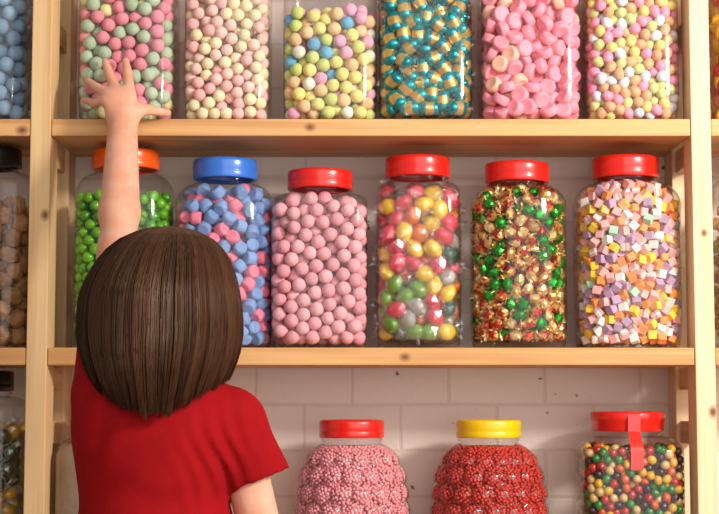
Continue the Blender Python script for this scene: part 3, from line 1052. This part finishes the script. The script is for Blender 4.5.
# seal strip over the lid and down the front
bm = bmesh.new()
wv = 6 * RATIO
fr = float(jar.radial(-PI / 2, level(468, Z_BOT)))
Hh = jar.H + .002
zb, ze = level(470, Z_BOT), Hh - lh
pathp = [(-lr * .45, Hh + .0006), (-lr * .95, Hh + .0008), (-lr - .0012, Hh - .003), (-lr - .0014, Hh - lh * .45), (-lr - .0012, ze)]
for z in np.linspace(jar.zn, zb, 14):
    q = float(jar.radial(-PI / 2, z)) + .0014
    if q > lr + .0005:
        pathp.append((-q, float(z)))
rows_ = [[bm.verts.new((x, y, z)) for x in (-wv, wv)] for y, z in pathp]
for a, b in zip(rows_, rows_[1:]):
    bm.faces.new((a[0], a[1], b[1], b[0]))
me = finish(bm, 'seal_strip', plastic('red_seal', (224, 48, 40)), smooth=False)
so = mesh_obj('seal_strip', me, lid)
so.location = (0, 0, -lid.location.z)
so['label'] = 'red seal strip over the lid and down the front'
mod = so.modifiers.new('thick', 'SOLIDIFY'); mod.thickness = .0006; mod.offset = 0

# ------------------------------------------------------------------ person: shapes as smooth unions, meshed
def seg_sdf(P, a, b, ra, rb, sc=None):
    """distance to a tapering limb from a to b; sc squeezes the axes"""
    a, b = np.array(a, np.float32), np.array(b, np.float32)
    if sc is not None:
        sc = np.array(sc, np.float32); P = P / sc; a = a / sc; b = b / sc
    ab = b - a
    t = np.clip(((P - a) @ ab) / max(float(ab @ ab), 1e-9), 0, 1)
    d = np.linalg.norm(P - a - t[..., None] * ab, axis=-1) - (ra + (rb - ra) * t)
    return d if sc is None else d * float(sc.min())


def ell_sdf(P, c, rad, rot=None):
    q = P - np.array(c, np.float32)
    if rot is not None:
        q = q @ np.array(rot, np.float32)
    rad = np.array(rad, np.float32)
    k0 = np.linalg.norm(q / rad, axis=-1); k1 = np.linalg.norm(q / (rad * rad), axis=-1)
    return k0 * (k0 - 1) / np.maximum(k1, 1e-6)


def smin(a, b, k):
    h = np.clip(.5 + .5 * (b - a) / k, 0, 1)
    return b + (a - b) * h - k * h * (1 - h)


def smax(a, b, k):
    return -smin(-a, -b, k)


def surface(f, lo, hi, step):
    """naive surface nets of f over a box"""
    lo, hi = np.array(lo), np.array(hi)
    n = np.ceil((hi - lo) / step).astype(int) + 1
    ax = [lo[i] + step * np.arange(n[i]) for i in range(3)]
    V = np.zeros(n, np.float32)
    for i0 in range(0, n[0], 16):
        g = np.stack(np.meshgrid(ax[0][i0:i0 + 16], ax[1], ax[2], indexing='ij'), -1).astype(np.float32)
        V[i0:i0 + 16] = f(g)
    S = V < 0
    cell = np.zeros(n - 1, np.int8)
    for dx in (0, 1):
        for dy in (0, 1):
            for dz in (0, 1):
                cell += S[dx:n[0] - 1 + dx, dy:n[1] - 1 + dy, dz:n[2] - 1 + dz]
    act = (cell > 0) & (cell < 8)
    idx = np.full(n - 1, -1, np.int64)
    C = np.argwhere(act)
    idx[act] = np.arange(len(C))
    acc = np.zeros((len(C), 3)); cnt = np.zeros(len(C))
    corners = [(a, b, c) for a in (0, 1) for b in (0, 1) for c in (0, 1)]
    for i, p in enumerate(corners):
        for q in corners[i + 1:]:
            if sum(abs(u - v) for u, v in zip(p, q)) != 1:
                continue
            va = V[C[:, 0] + p[0], C[:, 1] + p[1], C[:, 2] + p[2]]
            vb = V[C[:, 0] + q[0], C[:, 1] + q[1], C[:, 2] + q[2]]
            m = (va < 0) != (vb < 0)
            t = np.where(m, va / np.where(m, va - vb, 1), 0)
            pos = np.array(p) + t[:, None] * (np.array(q) - np.array(p))
            acc[m] += pos[m]; cnt[m] += 1
    verts = lo + (C + acc / cnt[:, None]) * step
    faces = []
    for d in range(3):
        e1, e2 = (d + 1) % 3, (d + 2) % 3
        A = [slice(None)] * 3; Bs_ = [slice(None)] * 3
        A[d] = slice(0, n[d] - 1); Bs_[d] = slice(1, n[d])
        sa, sb = S[tuple(A)], S[tuple(Bs_)]
        ed = np.argwhere(sa != sb)
        ok = (ed[:, e1] > 0) & (ed[:, e2] > 0) & (ed[:, e1] < n[e1] - 1) & (ed[:, e2] < n[e2] - 1)
        ed = ed[ok]
        flip = sa[tuple(ed.T)]
        quad = []
        for (u, v) in ((0, 0), (1, 0), (1, 1), (0, 1)):
            c = ed.copy(); c[:, e1] -= 1 - u; c[:, e2] -= 1 - v
            quad.append(idx[tuple(c.T)])
        q = np.stack(quad, 1)
        q[~flip] = q[~flip][:, ::-1]
        faces.append(q)
    return verts, np.concatenate(faces)


def relax(verts, faces, it=2, lam=.5):
    e = np.concatenate([faces[:, [0, 1]], faces[:, [1, 2]], faces[:, [2, 3]], faces[:, [3, 0]]])
    for _ in range(it):
        s = np.zeros_like(verts); c = np.zeros(len(verts))
        for a, b in ((0, 1), (1, 0)):
            np.add.at(s, e[:, a], verts[e[:, b]]); np.add.at(c, e[:, a], 1)
        verts = verts + lam * (s / c[:, None] - verts)
    return verts


def v3(px, py, Y):
    return np.array(at(px, py, Y)[:], np.float32)


BY = -0.30
HEAD = v3(161, 312, BY + .005)
NECK0, NECK1 = v3(160, 372, BY - .005), v3(158, 425, BY - .01)
SH_R, EL_R, WR_R = v3(236, 432, BY), v3(263, 540, BY + .0), v3(262, 655, BY + .09)
SH_L, EL_L, WR_L = v3(103, 388, BY + .01), v3(118, 250, BY + .135), v3(123, 122, -0.045)
CHEST, WAIST, HIP = v3(156, 455, BY), v3(155, 560, BY), v3(155, 640, BY)
knuck = [(104.5, 101, -.040), (108, 94, -.036), (116, 90, -.033), (129, 89, -.033)]
mids = [(93, 103, -.022), (97, 87.5, -.018), (109.5, 75, -.012), (127.5, 73, -.012)]
tips = [(83.5, 100, -.004), (87.5, 80.5, .006), (105, 61, .008), (125.5, 60.5, .008)]
rads = [.0062, .0070, .0074, .0074]


def body(P):
    # hand first, with tight joins
    wr = WR_L
    d = seg_sdf(P, v3(121, 113, -.042), v3(119, 98, -.038), .0175, .0175, (1.12, .66, 1))
    d = smin(d, seg_sdf(P, v3(113, 109, -.042), v3(111, 99, -.039), .012, .012, (1, .8, 1)), .006)
    d = smin(d, seg_sdf(P, v3(131, 111, -.041), v3(128, 95, -.037), .012, .012, (1, .8, 1)), .006)
    for k, m, t, r in zip(knuck, mids, tips, rads):
        f = seg_sdf(P, v3(*k), v3(*m), r * 1.18, r * 1.02)
        f = smin(f, seg_sdf(P, v3(*m), v3(*t), r * 1.02, r * .80), .002)
        d = smin(d, f, .0045)
    th = seg_sdf(P, v3(131, 112, -.040), v3(147, 109.5, -.032), .0120, .0085)
    th = smin(th, seg_sdf(P, v3(147, 109.5, -.032), v3(168, 113, -.012), .0082, .0062), .003)
    d = smin(d, th, .006)
    arm = seg_sdf(P, WR_L, WR_L + (EL_L - WR_L) * .72, .0190, .0262, (1.08, 1, 1))
    arm = smin(arm, seg_sdf(P, WR_L + (EL_L - WR_L) * .72, EL_L, .0262, .0255), .01)
    d = smin(d, arm, .014)
    d = smin(d, seg_sdf(P, EL_L, SH_L, .0265, .033), .012)
    # torso
    t = seg_sdf(P, CHEST, WAIST, .085, .080, (1, .78, 1))
    t = smin(t, seg_sdf(P, WAIST, HIP, .080, .088, (1, .8, 1)), .03)
    t = smin(t, seg_sdf(P, SH_L * .7 + SH_R * .3, SH_R, .032, .029), .03)
    d = smin(d, t, .03)
    # hanging arm
    d = smin(d, seg_sdf(P, SH_R, EL_R, .029, .0262), .01)
    d = smin(d, seg_sdf(P, EL_R, WR_R, .0255, .0185), .01)
    hb = WR_R + np.array((0, .02, -.045), np.float32)
    d = smin(d, seg_sdf(P, WR_R, hb, .017, .017, (.7, 1.1, 1)), .01)
    for i, off in enumerate((-.018, -.006, .006, .018)):
        k0 = hb + np.array((0, off, -.006), np.float32)
        k1 = k0 + np.array((-.004, .004 + off * .2, -.026 + .006 * abs(i - 1.4)), np.float32)
        k2 = k1 + np.array((-.010, .003, -.018), np.float32)
        f = smin(seg_sdf(P, k0, k1, .0066, .006), seg_sdf(P, k1, k2, .006, .005), .002)
        d = smin(d, f, .004)
    tb = WR_R + np.array((-.004, .024, -.020), np.float32)
    d = smin(d, smin(seg_sdf(P, tb, tb + np.array((-.008, .02, -.022), np.float32), .009, .007), seg_sdf(P, tb + np.array((-.008, .02, -.022), np.float32), tb + np.array((-.014, .024, -.042), np.float32), .007, .0052), .003), .005)
    # neck and head, face looking up to the shelf
    d = smin(d, seg_sdf(P, NECK0, NECK1, .036, .040), .025)
    h = ell_sdf(P, HEAD + np.array((0, -.006, .016), np.float32), (.074, .086, .082))
    h = smin(h, ell_sdf(P, HEAD + np.array((0, .022, -.028), np.float32), (.060, .066, .066)), .03)
    h = smin(h, ell_sdf(P, HEAD + np.array((0, .092, -.016), np.float32), (.009, .012, .012)), .012)      # nose
    h = smin(h, ell_sdf(P, HEAD + np.array((0, .078, -.074), np.float32), (.022, .016, .014)), .02)       # chin
    for s in (-1, 1):
        h = smin(h, ell_sdf(P, HEAD + np.array((s * .036, .066, -.032), np.float32), (.022, .020, .020)), .02)   # cheeks
        h = smin(h, ell_sdf(P, HEAD + np.array((s * .075, .004, -.006), np.float32), (.006, .014, .022)), .006)  # ears
        h = smax(h, -ell_sdf(P, HEAD + np.array((s * .029, .090, .008), np.float32), (.014, .012, .010)), .010)  # eye sockets
    for dz in (-.0445, -.0505):
        h = smin(h, ell_sdf(P, HEAD + np.array((0, .0865, dz), np.float32), (.017, .006, .0036)), .004)          # lips
    d = smin(d, h, .012)
    # legs and feet
    for s in (-1, 1):
        hp = HIP + np.array((s * .045, 0, -.02), np.float32)
        kn_ = np.array((hp[0], hp[1] + .008, .29), np.float32); an = np.array((hp[0], hp[1] - .008, .06), np.float32)
        d = smin(d, seg_sdf(P, hp, kn_, .058, .040), .02)
        d = smin(d, seg_sdf(P, kn_, an, .040, .026), .015)
        d = smin(d, seg_sdf(P, an + np.array((0, -.01, -.032), np.float32), an + np.array((s * .01, .105, -.042), np.float32), .026, .017), .012)
    return d


lo = (-.42, BY - .13, -.01); hi = (-.02, .03, v3(100, 50, .0)[2] + .01)
bv, bf = surface(body, lo, hi, .0042)
bv = relax(bv, bf, 1, .35)
M_skin = principled('skin', (230, 176, 150), .5, spec=.35, sss=.12, mottle=.06, mscale=30, mottle_col=(226, 158, 128), bump=.04, bscale=500)
pme = from_arrays('person', bv, bf, M_skin)
person = mesh_obj('person', pme)
tag(person, 'small child with brown bob and red t-shirt reaching up to the upper shelf', 'person')


def child_part(name, me, label=None):
    o = mesh_obj(name, me, person)
    if label:
        o['label'] = label
    return o


# t-shirt
SLV = SH_R + (EL_R - SH_R) * .62
SLL = SH_L + (EL_L - SH_L) * .50


def shirt(P):
    t = seg_sdf(P, v3(155, 452, BY), v3(155, 560, BY), .093, .094, (1, .80, 1))
    t = smin(t, seg_sdf(P, v3(155, 560, BY), v3(155, 640, BY), .094, .100, (1, .84, 1)), .03)
    t = smin(t, seg_sdf(P, v3(112, 404, BY - .004), v3(232, 417, BY - .004), .040, .036, (1, 1.0, 1)), .045)
    t = smin(t, ell_sdf(P, v3(157, 440, BY - .004), (.092, .066, .07)), .04)
    # neckline: cut flat above the shoulders
    s0, s1 = v3(237, 429, BY), v3(272, 512, BY)
    hemc = v3(261, 479, BY)
    axn = v3(35, 94, BY) - v3(0, 0, BY); axn /= np.linalg.norm(axn)
    slv = seg_sdf(P, s0, s1, .0375, .0450)
    slv = smax(slv, (P - hemc) @ axn, .003)
    t = smin(t, slv, .02)
    ext2 = SH_L + (EL_L - SH_L) * .9
    sl2 = seg_sdf(P, SH_L, ext2, .038, .040)
    ax2 = (EL_L - SH_L) / np.linalg.norm(EL_L - SH_L)
    sl2 = smax(sl2, (P - SLL) @ ax2, .003)
    t = smin(t, sl2, .02)
    # folds: from the hanging arm's pit inwards, and down the back
    q = P - v3(230, 452, BY)
    w = np.exp(-((q[..., 0] + .012) / .035) ** 2 - ((q[..., 2] + .01) / .055) ** 2)
    t = t + .0030 * w * np.sin((q[..., 0] + q[..., 2] * .35) * 300 + np.sin(q[..., 2] * 60))
    q2 = P - v3(150, 500, BY)
    ph = q2[..., 2] * 75 + q2[..., 0] * 22 + np.sin(q2[..., 0] * 23 + 1) * 1.6 + np.sin(q2[..., 2] * 31) * .8
    t = t + .0016 * np.sin(ph) * np.exp(-((q2[..., 2] + .01) / .07) ** 2) * (.6 + .4 * np.sin(q2[..., 0] * 37))
    q3 = P - v3(105, 420, BY)
    t = t + .0016 * np.sin((q3[..., 0] - q3[..., 2] * .5) * 150 + np.sin(q3[..., 2] * 40)) * np.exp(-(q3[..., 0] / .04) ** 2 - (q3[..., 2] / .06) ** 2)
    # hem
    hem = v3(155, 650, BY)[2]
    t = smax(t, hem - P[..., 2], .003)
    # sleeves are open round the arms
    hol = seg_sdf(P, v3(256, 470, BY), v3(272, 530, BY), .0335, .0345)
    t = smax(t, -hol, .003)
    return t


sv, sf = surface(shirt, (-.42, BY - .14, .50), (-.03, BY + .16, 1.02), .004)
sv = relax(sv, sf, 1, .4)
M_shirt = principled('red_jersey', (154, 17, 23), .85, spec=.08, bump=.25, bscale=900, mottle=.10, mscale=40)
child_part('t_shirt', from_arrays('t_shirt', sv, sf, M_shirt), 'plain red short sleeved t-shirt')


def shorts(P):
    d = seg_sdf(P, v3(155, 645, BY), HIP, .094, .096, (1, .84, 1))
    for s in (-1, 1):
        hp = HIP + np.array((s * .047, 0, -.02), np.float32)
        d = smin(d, seg_sdf(P, hp, np.array((hp[0] + s * .008, hp[1], .2), np.float32), .064, .062), .02)
    d = smax(d, .36 - P[..., 2], .003)
    return smax(d, P[..., 2] - (v3(155, 640, BY)[2]), .003)


shv, shf = surface(shorts, (-.42, BY - .14, .33), (-.05, BY + .14, .66), .007)
child_part('shorts', from_arrays('shorts', relax(shv, shf, 1), shf, principled('denim', (52, 68, 104), .8, bump=.2, bscale=700)), 'blue denim shorts')
M_eye = principled('eye_white', (240, 236, 230), .2, coat=.5); M_iris = principled('iris', (70, 44, 26), .2, coat=.5)
for s in (-1, 1):
    bm = ico(3, .0095)
    for f in bm.faces:
        if f.calc_center_median().y > .0085:
            f.material_index = 1
    e = child_part('eye', finish(bm, 'eye', [M_eye, M_iris]))
    e.location = Vector(HEAD.tolist()) + Vector((s * .029, .0765, .008))

# hair
HY = BY + 0.0
hs = 793.0
prof_y = np.array([226, 228, 232, 240, 250, 262, 278, 296, 316, 335, 355, 376, 395, 411.0])
prof_w = np.array([0, 17, 31, 46.5, 57, 65, 72, 77.5, 79.5, 80.0, 76.5, 68.5, 59, 51.0])


def hair_point(th, s, dr=0.0, dlen=0.0):
    """th: 0 = back (to the camera), positive to the right; s: 0 crown .. 1 hem"""
    a = abs(th)
    sn = math.sin(min(a, PI / 2))
    hem = 414 - 35 * sn ** 2.5
    if a > PI / 2:
        hem = 379 - 4 * (a - PI / 2)
    if a > 2.15:
        hem = 292 + 6 * math.cos(3 * th)
    hem += dlen
    # even travel over the dome first, then down
    y = 226 + (hem - 226) * (0.30 * s ** 1.75 + 0.70 * s) if True else 0
    u = (1 - math.cos(min(s * 2.0, 1.0) * PI / 2))
    y = 226 + (hem - 226) * (s ** 1.45)
    w = float(np.interp(y, prof_y, prof_w))
    cx = 159.5 + 9.0 * max(0.0, 1 - (y - 226) / 70.0) ** 1.2
    rr = (w / hs) + dr
    front = 1.0 if a < PI / 2 else 1.0 - .06 * (a - PI / 2)
    c = at(cx, y, HY)
    return Vector((c.x + rr * math.sin(th), HY + .006 - (rr * 1.12 * front + .034 * max(0.0, (y - 330) / 85) * (1 if a < PI / 2 else 0)) * math.cos(th), c.z))


hv, hf, tone = [], [], []
nt_, ns_ = 96, 26
for i in range(ns_ + 1):
    for k in range(nt_):
        th = -PI + 2 * PI * k / nt_
        p = hair_point(th, max(.02, i / ns_) * .985, -.0035 + .0010 * math.sin(k * 2.1) )
        hv.append(p[:]); tone.append(.25)
for i in range(ns_):
    for k in range(nt_):
        hf.append((i * nt_ + k, i * nt_ + (k + 1) % nt_, (i + 1) * nt_ + (k + 1) % nt_, (i + 1) * nt_ + k))
rh = random.Random(3)
LOCKS = 110
locks = [(rh.uniform(-PI, PI), rh.uniform(-.003, .0035), rh.uniform(.1, 1.0), rh.uniform(-4, 3), rh.uniform(-.12, .12)) for _ in range(LOCKS)]
locks.sort()
for n in range(7000):
    if rh.random() < .82:
        th0 = rh.uniform(-1.85, 1.85)
    else:
        th0 = rh.uniform(-PI, PI)
    lk = min(locks, key=lambda l: abs(l[0] - th0 + rh.uniform(-.02, .02)))
    pull = .28
    dr0 = lk[1] * .5 + rh.uniform(-.0022, .0022)
    tn = min(1, max(0, lk[2] * .6 + rh.random() * .4))
    dl = lk[3] + rh.uniform(-6, 3)
    sw = lk[4] * .35 + rh.uniform(-.035, .035)
    rad = rh.uniform(.00042, .0008)
    s0 = rh.uniform(0.03, .09) if rh.random() < .75 else rh.uniform(.1, .4)
    m = 13
    path = []
    for j in range(m + 1):
        s = s0 + (1 - s0) * j / m
        t = th0 + (lk[0] - th0) * pull * s ** 2 + sw * math.sin(s * 3.0) + .05 * (1 - s) ** 2
        lift = dr0 * min(1, s * 2.2)
        path.append(hair_point(t, min(s, 1.0), lift + .0006, dl * s ** 3))
    base = len(hv)
    for j, p in enumerate(path):
        tg = (path[min(j + 1, m)] - path[max(j - 1, 0)]).normalized()
        nrm = Vector((p.x - HEAD[0], p.y - HEAD[1], .3 * (p.z - HEAD[2]))).normalized()
        sd = tg.cross(nrm).normalized(); nr = sd.cross(tg)
        q = rad * (1.0 if j < m - 2 else (.75, .5, .12)[j - m + 2])
        for a in (0, 2.094, 4.189):
            hv.append((p + sd * math.cos(a) * q * 1.3 + nr * math.sin(a) * q)[:]); tone.append(tn)
    for j in range(m):
        for a in range(3):
            b0 = base + j * 3
            hf.append((b0 + a, b0 + (a + 1) % 3, b0 + 3 + (a + 1) % 3, b0 + 3 + a))
M_hair, nt, out = new_mat('brown_hair')
b = nt.nodes.new('ShaderNodeBsdfPrincipled'); nt.links.new(b.outputs[0], out.inputs[0])
at_ = nt.nodes.new('ShaderNodeAttribute'); at_.attribute_name = 'tone'
rp = nt.nodes.new('ShaderNodeValToRGB')
rp.color_ramp.elements[0].color = lin((27, 17, 12)); rp.color_ramp.elements[1].color = lin((78, 48, 31))
nt.links.new(at_.outputs['Fac'], rp.inputs[0]); nt.links.new(rp.outputs[0], b.inputs['Base Color'])
b.inputs['Roughness'].default_value = .34
b.inputs['Specular IOR Level'].default_value = .5
b.inputs['Specular Tint'].default_value = (.62, .42, .30, 1)
hme = from_arrays('hair', hv, hf, M_hair)
ca = hme.attributes.new('tone', 'FLOAT', 'POINT')
ca.data.foreach_set('value', tone)
child_part('hair', hme, 'straight dark brown bob, chin length')

# ------------------------------------------------------------------ light
def area(name, loc, target, sx, sy, power, col):
    ld = bpy.data.lights.new(name, 'AREA')
    ld.shape = 'RECTANGLE'; ld.size = sx; ld.size_y = sy; ld.energy = power; ld.color = col
    o = bpy.data.objects.new(name, ld)
    COL.objects.link(o)
    o.location = loc
    o.rotation_euler = (Vector(target) - Vector(loc)).to_track_quat('-Z', 'Y').to_euler()
    return o


area('key_softbox', (1.32, -1.25, 1.62), (0.1, 0.1, .98), .30, .24, 33, (1.0, .93, .84))
area('added_fill', (1.5, -3.0, 1.6), (0, 0, 1.0), 4.6, 3.0, 88, (1.0, .95, .91))  # broad added fill to lift the shade, too large to reflect as a lamp
wd = bpy.data.worlds.new('world'); scene.world = wd
wd.use_nodes = True
bg = wd.node_tree.nodes['Background']
bg.inputs[0].default_value = (1.0, .94, .89, 1)
bg.inputs[1].default_value = .36
print('SWEETS', total)
